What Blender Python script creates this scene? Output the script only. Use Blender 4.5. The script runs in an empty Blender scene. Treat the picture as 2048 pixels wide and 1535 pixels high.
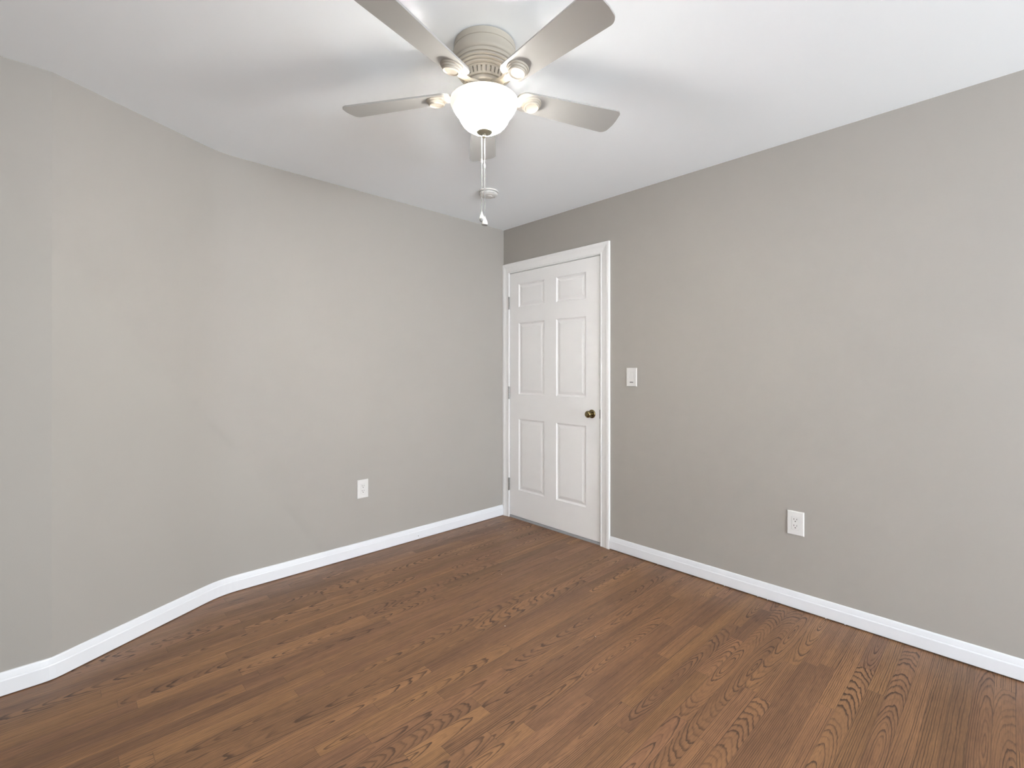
import bpy, bmesh, math, random
from mathutils import Vector, Matrix
PI = math.pi
sc = bpy.context.scene
COL = sc.collection

# ------------------------------------------------------------------ camera
cam_d = bpy.data.cameras.new('camera')
cam = bpy.data.objects.new('camera', cam_d)
COL.objects.link(cam)
cam_d.sensor_fit = 'HORIZONTAL'
cam_d.sensor_width = 36.0
cam_d.lens = 957.08 / 2048 * 36.0
cam_d.shift_y = -28.26 / 2048
cam_d.clip_start = 0.02
cam.location = (-2.7944, -3.0215, 1.2433)
cam.rotation_euler = (PI / 2, 0, math.radians(46.238 - 90))
sc.camera = cam

# ------------------------------------------------------------------ view, sky, daylight
sc.view_settings.view_transform = 'Standard'
sc.view_settings.look = 'None'
sc.view_settings.exposure = 0.0
sc.view_settings.gamma = 1.0
sc.view_settings.use_curve_mapping = False
world = bpy.data.worlds.new('sky')
sc.world = world
world.use_nodes = True
wb = world.node_tree.nodes['Background']
wb.inputs['Color'].default_value = (0.86, 0.93, 1.0, 1)
wb.inputs['Strength'].default_value = 1.0

RX0, RY0, H = -3.40, -7.40, 2.44          # far side wall, rear wall, ceiling height
WIN = [                                    # windows behind the camera: (wall, from, to, sill, head)
    ('rear', -2.50, -0.60, 0.35, 2.00),
    ('side', -5.20, -3.60, 0.50, 2.10),
]

def daylight(name, loc, rot, sx, sy, power, col):
    l = bpy.data.lights.new(name, 'AREA')
    l.shape = 'RECTANGLE'
    l.size, l.size_y = sx, sy
    l.energy = power
    l.color = col
    o = bpy.data.objects.new(name, l)
    o.location = loc
    o.rotation_euler = rot
    COL.objects.link(o)
    return o

DAY = (0.855, 0.94, 1.0)
UP = math.radians(33)                     # tilt added to the window lamps to brighten the ceiling
P_DAY = (400.0, 62.0)                # through each window
for (ax, wa, wb_, zs, zh), p in zip(WIN, P_DAY):
    mid = ((wa + wb_) / 2, (zs + zh) / 2)
    up = UP
    if ax == 'rear':
        daylight('daylight', (mid[0], RY0 - 0.25, mid[1] - 0.08), (PI / 2 + up, 0, 0), wb_ - wa, zh - zs, p, DAY)
    else:
        daylight('daylight', (RX0 - 0.25, mid[0], mid[1] - 0.08), (0, -PI / 2 - up, 0), zh - zs, wb_ - wa, p, DAY)
BOWL_STRENGTH = 340.0

# ------------------------------------------------------------------ helpers
def link(name, me, parent=None):
    o = bpy.data.objects.new(name, me)
    COL.objects.link(o)
    if parent:
        o.parent = parent
    return o

def tag(o, label=None, cat=None, group=None, kind=None):
    if label: o['label'] = label
    if cat: o['category'] = cat
    if group: o['group'] = group
    if kind: o['kind'] = kind
    return o

def empty(name, loc=(0, 0, 0), rot=(0, 0, 0)):
    o = bpy.data.objects.new(name, None)
    o.location = loc
    o.rotation_euler = rot
    o.empty_display_size = 0.05
    COL.objects.link(o)
    return o

def obj(name, bm, m, parent=None, smooth=False, angle=None):
    bmesh.ops.recalc_face_normals(bm, faces=bm.faces)
    me = bpy.data.meshes.new(name)
    bm.to_mesh(me)
    bm.free()
    for mm in (m if isinstance(m, (list, tuple)) else [m]):
        me.materials.append(mm)
    if smooth:
        me.polygons.foreach_set('use_smooth', [True] * len(me.polygons))
        if angle:
            me.set_sharp_from_angle(angle=math.radians(angle))
    return link(name, me, parent)

def box(bm, a, b, bevel=0.0, seg=2):
    x0, y0, z0 = a
    x1, y1, z1 = b
    v = [bm.verts.new(p) for p in ((x0, y0, z0), (x1, y0, z0), (x1, y1, z0), (x0, y1, z0),
                                   (x0, y0, z1), (x1, y0, z1), (x1, y1, z1), (x0, y1, z1))]
    fs = [bm.faces.new([v[i] for i in q]) for q in ((3, 2, 1, 0), (4, 5, 6, 7), (0, 1, 5, 4), (1, 2, 6, 5), (2, 3, 7, 6), (3, 0, 4, 7))]
    if bevel:
        es = list({e for f in fs for e in f.edges})
        bmesh.ops.bevel(bm, geom=es, offset=bevel, segments=seg, affect='EDGES', profile=0.5)

def lathe(bm, prof, n=64, cap0=True, cap1=True, M=None):
    """prof: (radius, z) pairs; spun about z."""
    rings = []
    for r, z in prof:
        if r < 1e-6:
            rings.append([bm.verts.new((0, 0, z))])
        else:
            rings.append([bm.verts.new((r * math.cos(2 * PI * k / n), r * math.sin(2 * PI * k / n), z)) for k in range(n)])
    faces = []
    for A, B in zip(rings, rings[1:]):
        row = []
        for k in range(n):
            q = [A[k % len(A)], A[(k + 1) % len(A)], B[(k + 1) % len(B)], B[k % len(B)]]
            u = []
            for x in q:
                if x not in u: u.append(x)
            if len(u) > 2: row.append(bm.faces.new(u))
        faces.append(row)
    if cap0 and len(rings[0]) > 2: bm.faces.new(rings[0][::-1])
    if cap1 and len(rings[-1]) > 2: bm.faces.new(rings[-1])
    if M is not None:
        bmesh.ops.transform(bm, matrix=M, verts=[v for r in rings for v in r])
    return faces

def prism(bm, poly, z0, z1, M=None):
    a = [bm.verts.new((x, y, z0)) for x, y in poly]
    b = [bm.verts.new((x, y, z1)) for x, y in poly]
    bm.faces.new(a[::-1]); bm.faces.new(b)
    n = len(poly)
    for i in range(n):
        bm.faces.new((a[i], a[(i + 1) % n], b[(i + 1) % n], b[i]))
    if M is not None:
        bmesh.ops.transform(bm, matrix=M, verts=a + b)

def sweep(bm, path, prof):
    """Horizontal moulding: path of (x, y) with the room on its right-hand side; prof: (out, z) pairs from the wall foot."""
    P = [Vector(p) for p in path]
    n = len(P)
    rings = []
    for i in range(n):
        d0 = (P[i] - P[i - 1]).normalized() if i else None
        d1 = (P[i + 1] - P[i]).normalized() if i < n - 1 else None
        d0 = d0 or d1; d1 = d1 or d0
        n0 = Vector((d0.y, -d0.x)); n1 = Vector((d1.y, -d1.x))
        m = (n0 + n1).normalized()
        m /= max(0.3, m.dot(n0))
        rings.append([bm.verts.new((P[i].x + m.x * o, P[i].y + m.y * o, z)) for o, z in prof])
    k = len(prof)
    for A, B in zip(rings, rings[1:]):
        for j in range(k):
            bm.faces.new((A[j], A[(j + 1) % k], B[(j + 1) % k], B[j]))
    bm.faces.new(rings[0]); bm.faces.new(rings[-1][::-1])

def tube(bm, pts, r, n=10):
    for a, b in zip(pts, pts[1:]):
        a = Vector(a); b = Vector(b)
        d = b - a
        M = Matrix.Translation(a) @ d.to_track_quat('Z', 'Y').to_matrix().to_4x4()
        lathe(bm, [(r, 0), (r, d.length)], n, M=M)

# ------------------------------------------------------------------ materials
class NT:
    """Tiny builder for shader node maths."""
    def __init__(s, name):
        s.m = bpy.data.materials.new(name)
        s.m.use_nodes = True
        s.t = s.m.node_tree
        s.b = s.t.nodes['Principled BSDF']
    def n(s, kind, **kw):
        x = s.t.nodes.new(kind)
        for k, v in kw.items(): setattr(x, k, v)
        return x
    def put(s, sock, v):
        if isinstance(v, bpy.types.NodeSocket): s.t.links.new(v, sock)
        elif v is not None: sock.default_value = v
    def f(s, op, a, b=None, c=None, clamp=False):
        x = s.n('ShaderNodeMath', operation=op, use_clamp=clamp)
        for i, v in enumerate((a, b, c)): s.put(x.inputs[i], v)
        return x.outputs[0]
    def vec(s, x, y, z=0.0):
        q = s.n('ShaderNodeCombineXYZ')
        for i, v in enumerate((x, y, z)): s.put(q.inputs[i], v)
        return q.outputs[0]
    def noise(s, v, scale, detail=2.0, rough=0.5):
        x = s.n('ShaderNodeTexNoise')
        s.put(x.inputs['Vector'], v)
        x.inputs['Scale'].default_value = scale
        x.inputs['Detail'].default_value = detail
        x.inputs['Roughness'].default_value = rough
        return x.outputs[0]
    def mix(s, fac, a, b, blend='MIX'):
        x = s.n('ShaderNodeMix', data_type='RGBA', blend_type=blend)
        s.put(x.inputs[0], fac); s.put(x.inputs[6], a); s.put(x.inputs[7], b)
        return x.outputs[2]
    def remap(s, v, a, b, c, d, smooth=False):
        x = s.n('ShaderNodeMapRange', interpolation_type='SMOOTHSTEP' if smooth else 'LINEAR')
        for i, q in enumerate((v, a, b, c, d)): s.put(x.inputs[i], q)
        return x.outputs[0]
    def bump(s, h, strength, dist):
        x = s.n('ShaderNodeBump')
        s.put(x.inputs['Height'], h)
        x.inputs['Strength'].default_value = strength
        x.inputs['Distance'].default_value = dist
        s.put(s.b.inputs['Normal'], x.outputs[0])
    def done(s, **kw):
        for k, v in kw.items(): s.put(s.b.inputs[k.replace('_', ' ')], v)
        return s.m

def plain(name, col, rough=0.5, metal=0.0, bump=0.0, scale=200.0, spec=0.5, vary=0.0, coat=0.0):
    t = NT(name)
    tc = t.n('ShaderNodeTexCoord').outputs['Object']
    nz = t.noise(tc, scale, 3.0)
    c = (*col, 1)
    if vary:
        big = t.noise(tc, 2.5, 3.0)
        k = t.remap(big, 0.3, 0.7, 1 - vary, 1 + vary)
        mul = t.vec(k, k, k)
        cc = t.n('ShaderNodeRGB'); cc.outputs[0].default_value = c
        c = t.mix(1.0, cc.outputs[0], mul, 'MULTIPLY')
    if bump: t.bump(nz, bump, 0.001)
    r = t.remap(nz, 0.3, 0.7, max(0.02, rough - 0.015), rough + 0.015)
    if coat:
        t.b.inputs['Coat Weight'].default_value = 1.0
        t.b.inputs['Coat IOR'].default_value = coat
        t.b.inputs['Coat Roughness'].default_value = 0.18
    return t.done(Base_Color=c, Roughness=r, Metallic=metal, Specular_IOR_Level=spec)

M_wall = plain('greige_wall_paint', (0.362, 0.338, 0.309), 0.62, bump=0.15, scale=260, spec=0.25, vary=0.012)
M_ceil = plain('flat_white_ceiling_paint', (0.93, 0.96, 0.99), 0.9, bump=0.12, scale=180, spec=0.1)
M_trim = plain('white_trim_paint', (0.755, 0.76, 0.785), 0.35, bump=0.03, scale=90)
M_door = plain('white_door_paint', (0.85, 0.835, 0.825), 0.38, bump=0.03, scale=110)
M_plate = plain('white_plastic', (0.68, 0.665, 0.645), 0.48, scale=60, spec=0.3)
M_vent = plain('grey_vent_shadow', (0.30, 0.30, 0.29), 0.6)
M_slot = plain('dark_slot', (0.05, 0.045, 0.04), 0.6)
M_brass = plain('antique_brass', (0.23, 0.18, 0.09), 0.22, metal=1.0, bump=0.1, scale=400)
M_nickel = plain('satin_nickel', (0.30, 0.29, 0.28), 0.35, metal=1.0)
M_fan = plain('satin_cream_enamel', (0.43, 0.385, 0.325), 0.45)
M_blade = plain('fan_blade_laminate', (0.345, 0.335, 0.32), 0.35, spec=0.5, coat=1.9)
M_finial = plain('champagne_metal', (0.36, 0.33, 0.25), 0.4, metal=0.6)
M_chain = plain('white_chain', (0.20, 0.195, 0.19), 0.5, spec=0.2)
M_pull = plain('white_pull_knob', (0.34, 0.335, 0.325), 0.4, spec=0.3)
M_sill = plain('grey_threshold', (0.36, 0.36, 0.37), 0.5, vary=0.05)
M_fleck = plain('paint_fleck', (0.85, 0.82, 0.76), 0.6)
M_hall = plain('hall_paint', (0.35, 0.34, 0.33), 0.8)

def bowl_material():
    t = NT('lit_frosted_glass')
    tc = t.n('ShaderNodeTexCoord').outputs['Object']
    sp = t.n('ShaderNodeSeparateXYZ')
    t.put(sp.inputs[0], tc)
    # glow shaped by height: dim rim, brightest bottom, to spare the nearby ceiling
    z = sp.outputs[2]
    rim = t.remap(z, -0.232, -0.252, 0.0, 1.0, True)
    belly = t.remap(z, -0.272, -0.302, 0.0, 1.0, True)
    col = t.mix(rim, (1.0, 0.93, 0.76, 1), (1.0, 0.975, 0.925, 1))
    st = t.f('ADD', t.f('MULTIPLY', rim, 100.0), t.f('ADD', 0.80, t.f('MULTIPLY', belly, BOWL_STRENGTH)))
    return t.done(Base_Color=(0.85, 0.83, 0.78, 1), Roughness=0.25, Emission_Color=col, Emission_Strength=st)
M_bowl = bowl_material()

def glass_material():
    t = NT('window_glass')
    tr = t.n('ShaderNodeBsdfTransparent')
    gl = t.n('ShaderNodeBsdfGlossy'); gl.inputs['Roughness'].default_value = 0.02
    mx = t.n('ShaderNodeMixShader'); mx.inputs[0].default_value = 0.06
    out = t.t.nodes['Material Output']
    t.t.links.new(tr.outputs[0], mx.inputs[1]); t.t.links.new(gl.outputs[0], mx.inputs[2])
    t.t.links.new(mx.outputs[0], out.inputs[0])
    return t.m
M_glass = glass_material()

def oak_material():
    t = NT('stained_oak_strip')
    uv = t.n('ShaderNodeUVMap'); uv.uv_map = 'board'
    sp = t.n('ShaderNodeSeparateXYZ'); t.put(sp.inputs[0], uv.outputs[0])
    s, w = sp.outputs[0], sp.outputs[1]              # metres along / across the board (centred)
    def attr(nm):
        a = t.n('ShaderNodeAttribute'); a.attribute_name = nm
        q = t.n('ShaderNodeSeparateXYZ'); t.put(q.inputs[0], a.outputs['Vector'])
        return q.outputs
    cut = attr('cut')        # pith offset across, depth of the cut, slope of the cut
    tone = attr('tone')      # lightness, warmth, seed
    seed = tone[2]
    # growth rings of a slightly tilted saw cut
    n1 = t.noise(t.vec(t.f('MULTIPLY', s, 2.6), t.f('MULTIPLY', w, 15.0), seed), 1.0, 2.0, 0.5)
    n2 = t.noise(t.vec(t.f('MULTIPLY', s, 14.0), t.f('MULTIPLY', w, 60.0), seed), 1.0, 2.0, 0.6)
    warp = t.f('ADD', t.f('MULTIPLY', t.f('SUBTRACT', n1, 0.5), 0.018), t.f('MULTIPLY', t.f('SUBTRACT', n2, 0.5), 0.0055))
    dy = t.f('SUBTRACT', w, cut[0])
    dz = t.f('ADD', t.f('ADD', cut[1], t.f('MULTIPLY', s, cut[2])), warp)
    R = t.f('SQRT', t.f('ADD', t.f('MULTIPLY', dy, dy), t.f('MULTIPLY', dz, dz)))
    ph = t.f('MULTIPLY', R, 178.0)
    fr = t.f('FRACT', ph)
    up = t.remap(fr, 0.46, 0.88, 0.0, 1.0, True)
    dn = t.remap(fr, 0.91, 1.0, 1.0, 0.0, True)
    ring = t.f('MULTIPLY', up, dn)
    rv = t.noise(t.vec(t.f('FLOOR', ph), seed, 0.0), 0.73, 0.0)      # some rings are bolder
    ring = t.f('MULTIPLY', ring, t.remap(rv, 0.34, 0.64, 0.22, 1.25))
    # open pores: short dashes along the grain
    po = t.noise(t.vec(t.f('MULTIPLY', s, 11.0), t.f('MULTIPLY', w, 420.0), seed), 1.0, 2.0, 0.6)
    pore = t.remap(po, 0.53, 0.70, 0.0, 1.0)
    fi = t.noise(t.vec(t.f('MULTIPLY', s, 24.0), t.f('MULTIPLY', w, 640.0), seed), 1.0, 3.0, 0.7)
    cloud = t.noise(t.vec(t.f('MULTIPLY', s, 3.2), t.f('MULTIPLY', w, 20.0), seed), 1.0, 3.0, 0.55)
    light = t.mix(tone[1], (0.292, 0.150, 0.066, 1), (0.230, 0.114, 0.059, 1))
    dark = t.mix(tone[1], (0.145, 0.071, 0.035, 1), (0.117, 0.057, 0.034, 1))
    body = t.mix(t.remap(cloud, 0.32, 0.70, 0.0, 0.55), light, dark)
    k = t.f('MULTIPLY', tone[0], t.remap(fi, 0.32, 0.68, 0.74, 1.26))
    body = t.mix(1.0, body, t.vec(k, k, k), 'MULTIPLY')
    lines = t.f('ADD', t.f('MULTIPLY', ring, 0.80), t.f('MULTIPLY', pore, t.f('ADD', 0.34, t.f('MULTIPLY', ring, 0.30))), clamp=True)
    colr = t.mix(lines, body, (0.060, 0.030, 0.017, 1))
    kn = t.noise(t.vec(t.f('MULTIPLY', s, 7.0), t.f('MULTIPLY', w, 34.0), t.f('ADD', seed, 7.3)), 1.0, 1.0, 0.5)
    colr = t.mix(t.remap(kn, 0.735, 0.80, 0.0, 0.62, True), colr, (0.062, 0.030, 0.016, 1))      # small knots and mineral streaks
    # joints between boards (edge distances are stored in a second map)
    uv2 = t.n('ShaderNodeUVMap'); uv2.uv_map = 'edge'
    e = t.n('ShaderNodeSeparateXYZ'); t.put(e.inputs[0], uv2.outputs[0])
    half = attr('half')
    dxe = t.f('SUBTRACT', half[0], t.f('ABSOLUTE', e.outputs[0]))
    dye = t.f('SUBTRACT', half[1], t.f('ABSOLUTE', e.outputs[1]))
    ed = t.f('MINIMUM', dxe, dye)
    gap = t.remap(ed, 0.0002, 0.0011, 1.0, 0.0)
    colr = t.mix(t.f('MULTIPLY', gap, 0.60), colr, (0.040, 0.022, 0.014, 1))
    hgt = t.f('SUBTRACT', 1.0, t.f('ADD', t.f('MULTIPLY', lines, 0.28), t.f('MULTIPLY', gap, 0.9)))
    t.bump(hgt, 0.35, 0.0006)
    rough = t.f('ADD', t.remap(cloud, 0.3, 0.7, 0.33, 0.41), t.f('MULTIPLY', lines, 0.10))
    return t.done(Base_Color=colr, Roughness=rough, Specular_IOR_Level=0.42)
M_oak = oak_material()

# ------------------------------------------------------------------ room shell
def fillet(p, q, r, back, n=6):
    """Polyline rounding of corner q between p and r, starting BACK metres before it."""
    p, q, r = Vector(p), Vector(q), Vector(r)
    a = q + (p - q).normalized() * back
    b = q + (r - q).normalized() * back
    return [tuple(((1 - t) ** 2) * a + 2 * t * (1 - t) * q + t * t * b) for t in [i / n for i in range(n + 1)]]

A0, A1, A2, A3 = (0.0, 0.0), (-2.130, 0.0), (-2.800, -0.352), (RX0, -0.352)
LEFT = [A0] + fillet(A0, A1, A2, 0.10, 6) + [A2, A3]      # corner -> towards the camera's left
BASE = [A0] + fillet(A0, A1, A2, 0.085, 5) + fillet(A1, A2, A3, 0.030, 3) + [A3]
bm = bmesh.new()
prism(bm, LEFT + [(RX0, 0.15), (0.0, 0.15)], -0.02, H)
o = obj('wall_left', bm, M_wall, smooth=True, angle=8)
tag(o, 'greige painted wall on the left with an angled jog', 'wall', kind='structure')

DY0, DY1, DTOP = -0.020, -1.058, 2.110           # rough opening of the door (y from, y to, head)
WT = 0.12
bm = bmesh.new()
box(bm, (0, DY0, -0.02), (WT, 0.15, H))
box(bm, (0, DY1, DTOP), (WT, DY0, H))
box(bm, (0, RY0 - WT, -0.02), (WT, DY1, H))
bmesh.ops.remove_doubles(bm, verts=bm.verts, dist=1e-5)
o = obj('wall_right', bm, M_wall)
tag(o, 'greige painted wall on the right with the door in it', 'wall', kind='structure')

def wall_with_windows(name, axis, label):
    """axis 'rear': plane y=RY0 running along x; 'side': plane x=RX0 running along y."""
    ws = sorted(w[1:] for w in WIN if w[0] == axis)
    lo, hi = (RX0 - WT, 0.0) if axis == 'rear' else (RY0, 0.15)
    cells, u = [], lo
    for a, b, zs, zh in ws:
        cells += [(u, a, -0.02, H), (a, b, -0.02, zs), (a, b, zh, H)]
        u = b
    cells.append((u, hi, -0.02, H))
    bm = bmesh.new()
    for (u0, u1, z0, z1) in cells:
        if axis == 'rear': box(bm, (u0, RY0 - WT, z0), (u1, RY0, z1))
        else: box(bm, (RX0 - WT, u0, z0), (RX0, u1, z1))
    tag(obj(name, bm, M_wall), label, 'wall', kind='structure')

wall_with_windows('wall_rear', 'rear', 'greige painted wall behind the camera with a window')
wall_with_windows('wall_side', 'side', 'greige painted wall at the far left behind the camera with a window')

for i, (axis, a, b, zs, zh) in enumerate(WIN):
    r = empty(f'window_{i + 1}', (0, 0, 0))
    tag(r, ('white double hung window in the wall behind the camera', 'white double hung window in the far left wall')[i], 'window', kind='structure')
    def bx(bm, u0, u1, d0, d1, z0, z1, bev=0.0):
        if axis == 'rear': box(bm, (u0, RY0 - d1, z0), (u1, RY0 - d0, z1), bev)
        else: box(bm, (RX0 - d1, u0, z0), (RX0 - d0, u1, z1), bev)
    fr = bmesh.new()
    t = 0.045
    bx(fr, a, a + t, 0.0, 0.11, zs, zh); bx(fr, b - t, b, 0.0, 0.11, zs, zh)
    bx(fr, a + t, b - t, 0.0, 0.11, zh - t, zh); bx(fr, a + t, b - t, 0.0, 0.11, zs, zs + t)
    obj('window_frame', fr, M_trim, r)
    ca = bmesh.new()
    bx(ca, a - 0.07, a, -0.015, 0.0, zs - 0.07, zh + 0.07); bx(ca, b, b + 0.07, -0.015, 0.0, zs - 0.07, zh + 0.07)
    bx(ca, a, b, -0.015, 0.0, zh, zh + 0.07); bx(ca, a, b, -0.015, 0.0, zs - 0.07, zs)
    obj('window_casing', ca, M_trim, r)
    mid = (zs + zh) / 2
    for d, z0, z1 in ((0.05, zs + t, mid + 0.02), (0.075, mid - 0.02, zh - t)):
        sa = bmesh.new()
        q = 0.038
        bx(sa, a + t, a + t + q, d, d + 0.022, z0, z1); bx(sa, b - t - q, b - t, d, d + 0.022, z0, z1)
        bx(sa, a + t + q, b - t - q, d, d + 0.022, z1 - q, z1); bx(sa, a + t + q, b - t - q, d, d + 0.022, z0, z0 + q)
        so = obj('sash', sa, M_trim, r)
        pa = bmesh.new()
        bx(pa, a + t + q, b - t - q, d + 0.009, d + 0.013, z0 + q, z1 - q)
        obj('pane', pa, M_glass, so)

bm = bmesh.new()
box(bm, (RX0 - WT, RY0 - WT, H), (WT, 0.15, H + 0.1))
o = obj('ceiling', bm, M_ceil)
tag(o, 'flat white painted ceiling', 'ceiling', kind='structure')

# hallway stub behind the door so that no daylight leaks under it
bm = bmesh.new()
box(bm, (0.95, -1.5, -0.02), (1.0, 0.3, H))
box(bm, (WT, -1.5, -0.02), (0.95, -1.45, H)); box(bm, (WT, 0.25, -0.02), (0.95, 0.3, H))
box(bm, (WT, -1.45, -0.06), (0.95, 0.25, -0.02)); box(bm, (WT, -1.5, H), (1.0, 0.3, H + 0.05))
o = obj('wall_hall', bm, M_hall)
tag(o, 'grey hallway walls behind the closed door', 'wall', kind='structure')

def make_floor():
    rng = random.Random(11)
    W = 0.0572
    x0, x1, y0, y1 = RX0, 0.0, RY0, 0.0
    me = bpy.data.meshes.new('floor')
    vs, fs, uvb, uve, cut, tone, half = [], [], [], [], [], [], []
    nrow = int(math.ceil((y1 - y0) / W))
    for j in range(nrow):
        yb = y1 - j * W
        ya = max(y0, yb - W)
        x = x0 - rng.uniform(0, 0.9)
        while x < x1:
            L = rng.choice((rng.uniform(0.3, 0.7), rng.uniform(0.6, 1.4), rng.uniform(1.0, 2.2)))
            xa, xb = max(x, x0), min(x + L, x1)
            x += L
            if xb - xa < 0.02: continue
            k = len(vs)
            vs += [(xa, ya, 0), (xb, ya, 0), (xb, yb, 0), (xa, yb, 0)]
            fs.append((k, k + 1, k + 2, k + 3))
            yc = (ya + yb) / 2
            hx, hy = (xb - xa) / 2, (yb - ya) / 2
            fl = rng.choice((-1, 1))
            for (u, v) in ((-hx, -hy), (hx, -hy), (hx, hy), (-hx, hy)):
                uvb.append((u * fl, v)); uve.append((u, v))
            style = rng.random()
            if style < 0.38:      # plain sawn: cathedral arches along the board
                c = (rng.uniform(-0.020, 0.020), rng.uniform(0.002, 0.035), rng.choice((-1, 1)) * rng.uniform(0.045, 0.15))
            else:                 # rift / quarter sawn: nearly straight lines
                c = (rng.choice((-1, 1)) * rng.uniform(0.05, 0.16), rng.uniform(0.01, 0.06), rng.uniform(-0.03, 0.03))
            cut.append(c)
            tone.append((rng.gauss(1.0, 0.115), min(1, max(0, rng.gauss(0.45, 0.32))), rng.uniform(0, 60)))
            half.append((hx, hy, 0))
    me.from_pydata(vs, [], fs)
    u1 = me.uv_layers.new(name='board'); u2 = me.uv_layers.new(name='edge')
    u1.data.foreach_set('uv', [c for p in uvb for c in p])
    u2.data.foreach_set('uv', [c for p in uve for c in p])
    for nm, data in (('cut', cut), ('tone', tone), ('half', half)):
        a = me.attributes.new(nm, 'FLOAT_VECTOR', 'FACE')
        a.data.foreach_set('vector', [c for p in data for c in p])
    me.materials.append(M_oak)
    o = link('floor', me)
    tag(o, 'brown stained oak strip floor', 'floor', kind='structure')
make_floor()

# ------------------------------------------------------------------ baseboards
def base_prof(z0):
    return [(0.0, z0), (0.0130, z0), (0.0130, 0.058), (0.0118, 0.061), (0.0105, 0.0625), (0.0098, 0.068), (0.0085, 0.076),
            (0.0072, 0.083), (0.0058, 0.0875), (0.0035, 0.0895), (0.0, 0.0895)]
bm = bmesh.new()
sweep(bm, [(-0.0165, 0.0)] + BASE[1:], [(-o, z) for o, z in base_prof(0.0035)])
base_l = obj('baseboard_left', bm, M_trim)
tag(base_l, 'white baseboard along the jogged left wall', 'baseboard', kind='structure')
bm = bmesh.new()
lathe(bm, [(0.0, 0.0), (0.0026, 0.0), (0.0026, 0.001), (0.0, 0.0012)], 12, M=Matrix.Translation((-0.864, -0.0131, 0.027)) @ Matrix.Rotation(PI / 2, 4, 'X'))
tag(obj('nail_hole', bm, M_slot, base_l), 'dark nail hole near the bottom edge')

bm = bmesh.new()
sweep(bm, [(0.0, -1.094), (0.0, RY0)], [(o, z) for o, z in base_prof(0.0065)])
rng = random.Random(4)
for y in (-1.46, -1.83, -1.88, -2.06, -2.11, -2.38, -2.46):            # caulk drips that bridge the gap to the floor
    lathe(bm, [(0.0, 0.0014), (0.0018, 0.002), (0.0032, 0.008)], 8, M=Matrix.Translation((-0.0108, y, 0.0)))
base_r = obj('baseboard_right', bm, M_trim)
tag(base_r, 'white baseboard along the right wall from the door casing', 'baseboard', kind='structure')

# ------------------------------------------------------------------ door casing
def casing():
    W, T = 0.083, 0.016
    yi0, yi1 = -0.0735, -1.0125        # inner edges
    yo0, yo1 = -0.0005, -1.0910        # outer edges (the left leg runs into the corner)
    zi, zo = 2.062, 2.140
    # cross-section from the inner edge (0) to the outer edge (1): (position, thickness)
    prof = [(0.0, 0.0), (0.0, 0.0085), (0.05, 0.0098), (0.11, 0.0095), (0.14, 0.0078), (0.45, 0.0105), (0.60, 0.0125), (0.66, 0.0142),
            (0.76, 0.0158), (0.93, 0.0160), (1.0, 0.0145), (1.0, 0.0)]
    bm = bmesh.new()
    stations = [lambda u: (yi0 + (yo0 - yi0) * u, 0.0), lambda u: (yi0 + (yo0 - yi0) * u, zi + (zo - zi) * u),
                lambda u: (yi1 + (yo1 - yi1) * u, zi + (zo - zi) * u), lambda u: (yi1 + (yo1 - yi1) * u, 0.0)]
    rings = []
    for st in stations:
        rings.append([bm.verts.new((-t, *st(u))) for u, t in prof])
    k = len(prof)
    for A, B in zip(rings, rings[1:]):
        for j in range(k):
            bm.faces.new((A[j], A[(j + 1) % k], B[(j + 1) % k], B[j]))
    bm.faces.new(rings[0]); bm.faces.new(rings[-1][::-1])
    o = obj('trim_1', bm, M_door)
    tag(o, 'white moulded casing around the door', 'door casing', kind='structure')
    # jamb lining and stop
    bm = bmesh.new()
    box(bm, (0.0, DY0 - 0.050, 0.0), (WT, DY0, DTOP)); box(bm, (0.0, DY1, 0.0), (WT, DY1 + 0.052, DTOP))
    box(bm, (0.0, DY1 + 0.052, 2.058), (WT, DY0 - 0.050, DTOP))
    box(bm, (0.040, DY0 - 0.062, 0.0), (0.075, DY0 - 0.050, 2.058)); box(bm, (0.040, DY1 + 0.052, 0.0), (0.075, DY1 + 0.064, 2.058))
    box(bm, (0.040, DY1 + 0.064, 2.044), (0.075, DY0 - 0.062, 2.058))
    o = obj('trim_2', bm, M_door)
    tag(o, 'white door jamb lining behind the casing', 'door jamb', kind='structure')
    bm = bmesh.new()
    box(bm, (0.0, DY1 + 0.052, 0.0), (WT, DY0 - 0.050, 0.0165), 0.004)
    o = obj('trim_3', bm, M_sill)
    tag(o, 'grey threshold strip under the door', 'threshold', kind='structure')
casing()

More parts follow.
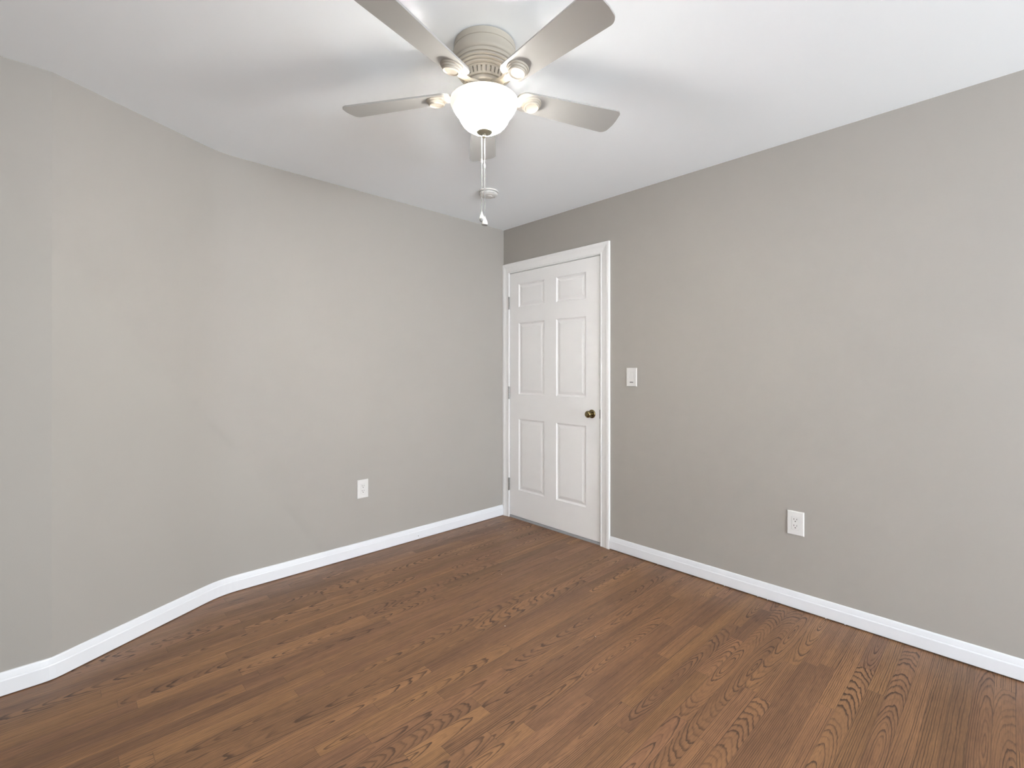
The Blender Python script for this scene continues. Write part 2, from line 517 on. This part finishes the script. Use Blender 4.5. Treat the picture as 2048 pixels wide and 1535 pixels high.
# ------------------------------------------------------------------ six-panel door
def make_door():
    root = empty('door_1', (0.0, -0.54, 0.0))
    tag(root, 'white six panel door in the corner with a brass knob', 'door', kind='structure')
    oy = 0.54
    y0, y1, z0, z1, xf, th = -0.0735, -1.0025, 0.021, 2.054, 0.0015, 0.035
    bm = bmesh.new()
    pys = [(-0.183, -0.470), (-0.595, -0.880)]
    pzs = [(0.243, 0.836), (1.041, 1.633), (1.765, 1.956)]
    ys = [y0] + [v for p in pys for v in p] + [y1]
    zs = [z0] + [v for p in pzs for v in p] + [z1]
    cache = {}
    def V(x, y, z):
        k = (round(x, 6), round(y, 6), round(z, 6))
        if k not in cache: cache[k] = bm.verts.new((x, y + oy, z))
        return cache[k]
    for a in range(len(ys) - 1):
        for b in range(len(zs) - 1):
            ya, yb, za, zb = ys[a], ys[a + 1], zs[b], zs[b + 1]
            if a % 2 == 1 and b % 2 == 1:
                prev = None
                # inset from the edge, depth of the moulded panel
                for ins, dep in ((0, 0), (0.003, 0.0035), (0.0075, 0.0062), (0.012, 0.0078), (0.0155, 0.0080), (0.019, 0.0072), (0.030, 0.0042), (0.038, 0.0026), (0.041, 0.0024)):
                    q = [V(xf + dep, ya - ins, za + ins), V(xf + dep, yb + ins, za + ins), V(xf + dep, yb + ins, zb - ins), V(xf + dep, ya - ins, zb - ins)]
                    if prev:
                        for i in range(4):
                            bm.faces.new((prev[i], prev[(i + 1) % 4], q[(i + 1) % 4], q[i]))
                    prev = q
                bm.faces.new(prev)
            else:
                bm.faces.new((V(xf, ya, za), V(xf, yb, za), V(xf, yb, zb), V(xf, ya, zb)))
    bk = [V(xf + th, y0, z0), V(xf + th, y1, z0), V(xf + th, y1, z1), V(xf + th, y0, z1)]
    bm.faces.new(bk[::-1])
    bm.faces.new([V(xf, y, z0) for y in ys] + [bk[1], bk[0]])
    bm.faces.new([V(xf, y, z1) for y in ys[::-1]] + [bk[3], bk[2]])
    bm.faces.new([V(xf, y0, z) for z in zs[::-1]] + [bk[0], bk[3]])
    bm.faces.new([V(xf, y1, z) for z in zs] + [bk[2], bk[1]])
    leaf = obj('door_leaf', bm, M_door, root)
    # knob: axis along -x
    bm = bmesh.new()
    M = Matrix.Translation((xf, -0.9335 + oy, 0.9265)) @ Matrix.Rotation(-PI / 2, 4, 'Y')
    lathe(bm, [(0.0, 0.0), (0.0310, 0.0), (0.0315, 0.002), (0.0300, 0.0055), (0.0255, 0.0085), (0.018, 0.0100), (0.0115, 0.0120), (0.0105, 0.022),
               (0.0115, 0.029), (0.0165, 0.0325), (0.0225, 0.0375), (0.0252, 0.0440), (0.0250, 0.0505), (0.0220, 0.0565), (0.0150, 0.0605), (0.0080, 0.0615), (0.0, 0.0612)], 40, M=M)
    tag(obj('door_knob', bm, M_brass, root, True, 50), 'antique brass round knob with a rosette')
    for z in (1.808, 1.050, 0.279):
        bm = bmesh.new()
        yk = -0.0755 + oy
        for i in range(5):
            lathe(bm, [(0.0062, 0.0), (0.0062, 0.0195)], 14, M=Matrix.Translation((-0.0085, yk, z - 0.051 + i * 0.0204)))
        lathe(bm, [(0.0, -0.004), (0.0045, -0.002), (0.005, 0.0)], 12, M=Matrix.Translation((-0.0085, yk, z - 0.051)))
        lathe(bm, [(0.005, 0.0), (0.0045, 0.002), (0.0, 0.004)], 12, M=Matrix.Translation((-0.0085, yk, z + 0.051)))
        box(bm, (-0.006, yk - 0.0012, z - 0.050), (0.012, yk + 0.0012, z + 0.050))
        tag(obj('hinge', bm, M_nickel, root, True, 35), 'satin metal hinge knuckle')
    bm = bmesh.new()
    box(bm, (xf - 0.0020, -1.0060 + oy, 0.898), (xf + 0.020, -1.0022 + oy, 0.960))
    tag(obj('latch_plate', bm, M_slot, root), 'dark metal latch plate in the door edge')
make_door()

# ------------------------------------------------------------------ wall plates
def rect_holes(bm, y, z, w, h, x=0.0, d=0.0006):
    box(bm, (x, y - w / 2, z - h / 2), (x + d, y + w / 2, z + h / 2))

def plate_mesh(bm, w=0.0785, h=0.124, t=0.0060, hw=0.0335, hh=0.0672):
    """Cover plate facing +x with a bevelled rim and a rectangular opening."""
    def ring(a, b, x): return [bm.verts.new((x, sy * a / 2, sz * b / 2)) for sy, sz in ((-1, -1), (1, -1), (1, 1), (-1, 1))]
    R = [ring(w, h, 0.0), ring(w, h, 0.0026), ring(w - 0.0012, h - 0.0012, 0.0040), ring(w - 0.0035, h - 0.0035, 0.0052), ring(w - 0.0080, h - 0.0080, t), ring(hw, hh, t), ring(hw, hh, 0.0)]
    for A, B in zip(R, R[1:]):
        for i in range(4):
            bm.faces.new((A[i], A[(i + 1) % 4], B[(i + 1) % 4], B[i]))

def make_outlet(label, loc, rotz):
    r = empty('wall_outlet', loc, (0, 0, rotz))
    tag(r, label, 'outlet', group='duplex outlets low on the walls')
    bm = bmesh.new(); plate_mesh(bm); obj('cover_plate', bm, M_plate, r)
    bm = bmesh.new(); box(bm, (0.0005, -0.0161, -0.0330), (0.0068, 0.0161, 0.0330), 0.0008)
    face = obj('receptacle', bm, M_plate, r)
    for zc in (0.0165, -0.0165):
        for y, w, h in ((-0.0064, 0.0024, 0.0088), (0.0064, 0.0024, 0.0074)):
            bm = bmesh.new(); rect_holes(bm, y, zc + 0.0045, w, h, 0.0066)
            obj('slot', bm, M_slot, face)
        bm = bmesh.new()
        lathe(bm, [(0.0, 0.0), (0.0028, 0.0), (0.0028, 0.0006), (0.0, 0.0006)], 16, M=Matrix.Translation((0.0066, 0, zc - 0.0065)) @ Matrix.Rotation(PI / 2, 4, 'Y'))
        obj('ground_hole', bm, M_slot, face)
    return r
make_outlet('white duplex outlet on the left wall below the ceiling fan', (-1.2925, 0.0, 0.4445), -PI / 2)
make_outlet('white duplex outlet low on the right wall beyond the light switch', (0.0, -2.2425, 0.4450), PI)

sw = empty('light_switch', (0.0, -1.2635, 1.1945), (0, 0, PI))
tag(sw, 'white rocker light switch on the right wall beside the door', 'light switch')
bm = bmesh.new(); plate_mesh(bm); obj('cover_plate', bm, M_plate, sw)
bm = bmesh.new()
# paddle tilted about its middle, +x is out of the wall
prism(bm, [(0.0, -0.0330), (0.0078, -0.0330), (0.0060, -0.0140), (0.0058, 0.0330), (0.0, 0.0330)], -0.0161, 0.0161,
      M=Matrix(((1, 0, 0, 0), (0, 0, 1, 0), (0, 1, 0, 0), (0, 0, 0, 1))))
paddle = obj('rocker', bm, M_plate, sw)
bm = bmesh.new(); rect_holes(bm, 0.0015, -0.0335, 0.0265, 0.0050, 0.0072, 0.0010)
tag(obj('slot', bm, M_slot, sw), 'dark slot across the rocker')

# ------------------------------------------------------------------ smoke detector
sd = empty('smoke_detector', (-0.684, -0.588, H))
tag(sd, 'round white smoke detector on the ceiling near the corner', 'smoke detector')
bm = bmesh.new()
lathe(bm, [(0.0, 0.0), (0.0675, 0.0), (0.0675, -0.006), (0.0655, -0.0085), (0.058, -0.0085)], 56, cap1=False)
obj('base_ring', bm, M_plate, sd, True, 30)
bm = bmesh.new()
lathe(bm, [(0.055, -0.007), (0.055, -0.0115), (0.0615, -0.0125), (0.0635, -0.0155), (0.0620, -0.0205), (0.0560, -0.0265), (0.0470, -0.0295), (0.0450, -0.0303), (0.0, -0.0310)], 56)
body = obj('cover', bm, M_plate, sd, True, 30)
bm = bmesh.new()
lathe(bm, [(0.0, -0.0345), (0.0155, -0.0340), (0.0175, -0.0325), (0.0175, -0.0300)], 28, M=Matrix.Translation((0.006, -0.006, 0)))
obj('test_button', bm, M_plate, body, True, 30)
for ang in (-110, 20, 150):
    bm = bmesh.new()
    a = math.radians(ang)
    M = Matrix.Rotation(a, 4, 'Z') @ Matrix.Translation((0.0588, 0, -0.0232)) @ Matrix.Rotation(math.radians(45), 4, 'Y')
    prism(bm, [(-0.0016, -0.019), (0.0016, -0.019), (0.0016, 0.019), (-0.0016, 0.019)], -0.001, 0.0012, M)
    obj('vent_slot', bm, M_vent, body)
bm = bmesh.new()
lathe(bm, [(0.0, -0.0005), (0.0032, 0.0), (0.0032, 0.003)], 12, M=Matrix.Translation((0.036, -0.020, -0.0318)))
obj('indicator', bm, M_vent, body)

# ------------------------------------------------------------------ ceiling fan
FC = (-1.6429, -1.6709)
fan = empty('ceiling_fan', (FC[0], FC[1], H))
tag(fan, 'cream five blade flush mount ceiling fan with a lit frosted bowl', 'ceiling fan')
bm = bmesh.new()
lathe(bm, [(0.0, 0.0), (0.1125, 0.0), (0.1135, -0.004), (0.1135, -0.0225), (0.1110, -0.0240), (0.1110, -0.0265), (0.1150, -0.0285), (0.1165, -0.0330),
           (0.1165, -0.0540), (0.1150, -0.0620), (0.1115, -0.0665), (0.1090, -0.0680), (0.1125, -0.0705), (0.1125, -0.0760), (0.1105, -0.0800), (0.1050, -0.0820), (0.1090, -0.0845), (0.1090, -0.0895),
           (0.1060, -0.0925), (0.1000, -0.0935), (0.1035, -0.0958), (0.1025, -0.0995), (0.0985, -0.1020), (0.0930, -0.1025), (0.0960, -0.1045), (0.0945, -0.1080), (0.0905, -0.1100), (0.0855, -0.1105), (0.0870, -0.1130), (0.0850, -0.1150), (0.0, -0.1150)], 96)
bmesh.ops.translate(bm, vec=(0, 0, -0.0025), verts=[v for v in bm.verts])
ax = Vector((math.cos(math.radians(46.2)), math.sin(math.radians(46.2)), 0))
bmesh.ops.rotate(bm, cent=(0, 0, -0.115), matrix=Matrix.Rotation(math.radians(1.2), 3, ax), verts=[v for v in bm.verts if v.co.z > -0.11])
obj('motor_housing', bm, M_fan, fan, True, 40)
bm = bmesh.new()
lathe(bm, [(0.0, 0.0), (0.106, 0.0), (0.106, -0.0060), (0.0, -0.0060)], 48)
obj('bracket_gap_shade', bm, M_slot, fan)  # near-black disc draws the shade in the gap above the housing
bm = bmesh.new()
NS = 31
rows = lathe(bm, [(0.0835, -0.1145), (0.0830, -0.1190), (0.0760, -0.1360), (0.0725, -0.1410), (0.0400, -0.1415)], NS * 3, cap0=False, cap1=False)
cells = [rows[1][k] for k in range(0, NS * 3, 3)]
bmesh.ops.recalc_face_normals(bm, faces=bm.faces)
ext = bmesh.ops.extrude_discrete_faces(bm, faces=cells)
for f in ext['faces']:
    c = f.calc_center_median()
    d = Vector((c.x, c.y, 0)).normalized() * -0.009
    bmesh.ops.translate(bm, vec=d, verts=list(f.verts))
vent = obj('vent_ring', bm, M_fan, fan)
bm = bmesh.new()
lathe(bm, [(0.0, -0.1410), (0.066, -0.1415), (0.068, -0.1450), (0.068, -0.1530), (0.064, -0.1570), (0.0, -0.1570)], 64)
obj('flywheel', bm, M_fan, fan, True, 40)
bm = bmesh.new()
lathe(bm, [(0.0, -0.1560), (0.0470, -0.1560), (0.0480, -0.1600), (0.0480, -0.1640), (0.0520, -0.1660), (0.0560, -0.1720), (0.0560, -0.1860), (0.0620, -0.1900), (0.0920, -0.1960), (0.1130, -0.2010), (0.1172, -0.2040), (0.1168, -0.2060), (0.0, -0.2060)], 64)
obj('light_fitter', bm, M_fan, fan, True, 40)
# glass bowl with a thickness, open at the top
bm = bmesh.new()
outer = [(0.1235, -0.2030), (0.1255, -0.2050), (0.1262, -0.2085), (0.1245, -0.2150), (0.1190, -0.2260), (0.1110, -0.2385), (0.1030, -0.2495), (0.0965, -0.2580), (0.0925, -0.2650),
         (0.0885, -0.2745), (0.0815, -0.2855), (0.0710, -0.2965), (0.0560, -0.3060), (0.0380, -0.3125), (0.0180, -0.3155), (0.0, -0.3160)]
inner = [(max(0.0, r - 0.004), z + 0.003) for r, z in outer[2:-1]] + [(0.0, -0.3125)]
lathe(bm, inner[::-1] + outer, 72)
bowl = obj('light_bowl', bm, M_bowl, fan, True, 60)
tag(bowl, 'glowing frosted white glass bowl')
bm = bmesh.new()
lathe(bm, [(0.0, -0.3150), (0.0290, -0.3145), (0.0302, -0.3165), (0.0285, -0.3195), (0.0120, -0.3235), (0.0060, -0.3245), (0.0055, -0.3280), (0.0078, -0.3310), (0.0080, -0.3350), (0.0050, -0.3385), (0.0, -0.3392)], 40)
tag(obj('finial', bm, M_finial, fan, True, 40), 'dull champagne metal finial under the bowl')

# blades
ZB, PITCH, A_0 = 2.2688 - H, math.radians(-11.9), math.radians(-21.51)
R0, R1, W0, W1 = 0.128, 0.5640, 0.0960, 0.1270
def rounded_outline():
    pts = []
    def hw(s): return (W0 + (W1 - W0) * (s - 0.15) / 0.4) / 2
    def arc(cx, cy, r, a0, a1, n=10):
        for i in range(n + 1):
            a = a0 + (a1 - a0) * i / n
            pts.append((cx + r * math.cos(a), cy + r * math.sin(a)))
    rt, rl, rr = 0.030, 0.022, 0.036
    # tip: leading corner tight, trailing corner fuller, slight bow between
    h1 = hw(R1)
    arc(R1 - rl, -h1 + rl, rl, -PI / 2, -0.12)
    pts.append((R1 + 0.004, -0.012)); pts.append((R1 + 0.004, 0.012))
    arc(R1 - rt, h1 - rt, rt, 0.12, PI / 2)
    h0 = hw(R0)
    arc(R0 + rr, h0 - rr, rr, PI / 2, PI)
    arc(R0 + rr, -h0 + rr, rr, PI, 1.5 * PI)
    return pts
def blade_mesh():
    bm = bmesh.new()
    prism(bm, rounded_outline(), -0.003, 0.003)
    es = [e for e in bm.edges if abs(e.verts[0].co.z - e.verts[1].co.z) < 1e-6 and len(e.link_faces) == 2]
    bmesh.ops.bevel(bm, geom=es, offset=0.0012, segments=2, affect='EDGES')
    return bm
def medallion_mesh():
    bm = bmesh.new()
    lathe(bm, [(0.0390, -0.0025), (0.0390, -0.0060), (0.0370, -0.0085), (0.0345, -0.0090), (0.0340, -0.0125), (0.0325, -0.0150), (0.0300, -0.0160), (0.0298, -0.0190), (0.0285, -0.0215),
               (0.0262, -0.0225), (0.0245, -0.0215), (0.0225, -0.0195), (0.0120, -0.0185), (0.0, -0.0183)], 44, M=Matrix.Translation((0.190, 0.0, 0)))
    return bm
def arm_mesh():
    """Curved blade iron from the flywheel out under the blade root (in the blade's own frame)."""
    bm = bmesh.new()
    st = [(0.050, 0.019, 0.0105, 0.0), (0.075, 0.0165, 0.0060, 0.0), (0.100, 0.0150, -0.0030, 0.0), (0.125, 0.0155, -0.0065, 0.0), (0.150, 0.020, -0.0065, 0.0), (0.175, 0.026, -0.0065, 0.0)]
    rings = []
    for s, h, z, _ in st:
        t = 0.0045
        rings.append([bm.verts.new((s, y, zz)) for y, zz in ((-h, z + t), (-h * 0.7, z - t), (h * 0.7, z - t), (h, z + t))])
    for A, B in zip(rings, rings[1:]):
        for j in range(4): bm.faces.new((A[j], A[(j + 1) % 4], B[(j + 1) % 4], B[j]))
    bm.faces.new(rings[0]); bm.faces.new(rings[-1][::-1])
    bmesh.ops.bevel(bm, geom=list(bm.edges), offset=0.0012, segments=2, affect='EDGES')
    return bm
blade_o = obj('fan_blade', blade_mesh(), M_blade, fan, True, 30)
med_o = obj('blade_medallion', medallion_mesh(), M_fan, blade_o, True, 35)
arm_o = obj('blade_arm', arm_mesh(), M_fan, blade_o, True, 40)
def set_blade(b, k):
    b.location = (0, 0, ZB)
    b.rotation_mode = 'XYZ'
    b.rotation_euler = (PITCH, 0, A_0 + k * 2 * PI / 5)
set_blade(blade_o, 0)
for k in range(1, 5):
    b = blade_o.copy(); COL.objects.link(b); b.parent = fan; set_blade(b, k)
    for src in (med_o, arm_o):
        c = src.copy(); COL.objects.link(c); c.parent = b

# pull chains
def pull_chain(dx, dy, z0, z1, zc, kind):
    bm = bmesh.new()
    n = int((z0 - z1) / 0.0042)
    for i in range(n + 1):
        z = z0 - (z0 - z1) * i / n
        lathe(bm, [(0.0, 0.0017), (0.0012, 0.0012), (0.0017, 0.0), (0.0012, -0.0012), (0.0, -0.0017)], 8, M=Matrix.Translation((dx, dy, z)))
    tube(bm, [(dx, dy, z0), (dx, dy, z1)], 0.0010, 6)
    lathe(bm, [(0.0, 0.010), (0.0022, 0.009), (0.0034, 0.004), (0.0034, -0.004), (0.0022, -0.009), (0.0, -0.010)], 12, M=Matrix.Translation((dx, dy, zc)))
    ch = obj('pull_chain', bm, M_chain, fan, True, 50)
    bm = bmesh.new()
    if kind == 'drop':
        lathe(bm, [(0.0, 0.004), (0.0020, 0.002), (0.0032, -0.004), (0.0070, -0.013), (0.0092, -0.021), (0.0088, -0.028), (0.0060, -0.033), (0.0, -0.0345)], 20, M=Matrix.Translation((dx, dy, z1)))
    else:
        lathe(bm, [(0.0, 0.002), (0.0022, 0.001), (0.0045, -0.006), (0.0085, -0.014), (0.0112, -0.022), (0.0122, -0.028), (0.0105, -0.030), (0.0060, -0.0270), (0.0, -0.0265)], 20, M=Matrix.Translation((dx, dy, z1)))
    obj('pull_knob', bm, M_pull, ch, True, 45)
pull_chain(-0.0066, 0.0063, -0.3250, -0.615, -0.425, 'drop')
pull_chain(0.0010, -0.0012, -0.3350, -0.632, -0.444, 'bell')

# ------------------------------------------------------------------ paint flecks left on the floor
for (x, y, r, label) in ((-1.2115, -1.3195, 0.0026, 'tiny white paint fleck on the floor boards, the largest one'),
                         (-0.8270, -0.8750, 0.0020, 'tiny white paint fleck on the floor nearest the door'),
                         (-0.9700, -1.6800, 0.0018, 'tiny pale paint fleck on the floor towards the right wall')):
    bm = bmesh.new()
    lathe(bm, [(r, 0.0001), (r * 0.9, 0.0010), (r * 0.4, 0.0014), (0.0, 0.0014)], 7, M=Matrix.Translation((x, y, 0)))
    tag(obj('paint_fleck', bm, M_fleck), label, 'paint fleck', 'paint flecks on the floor')
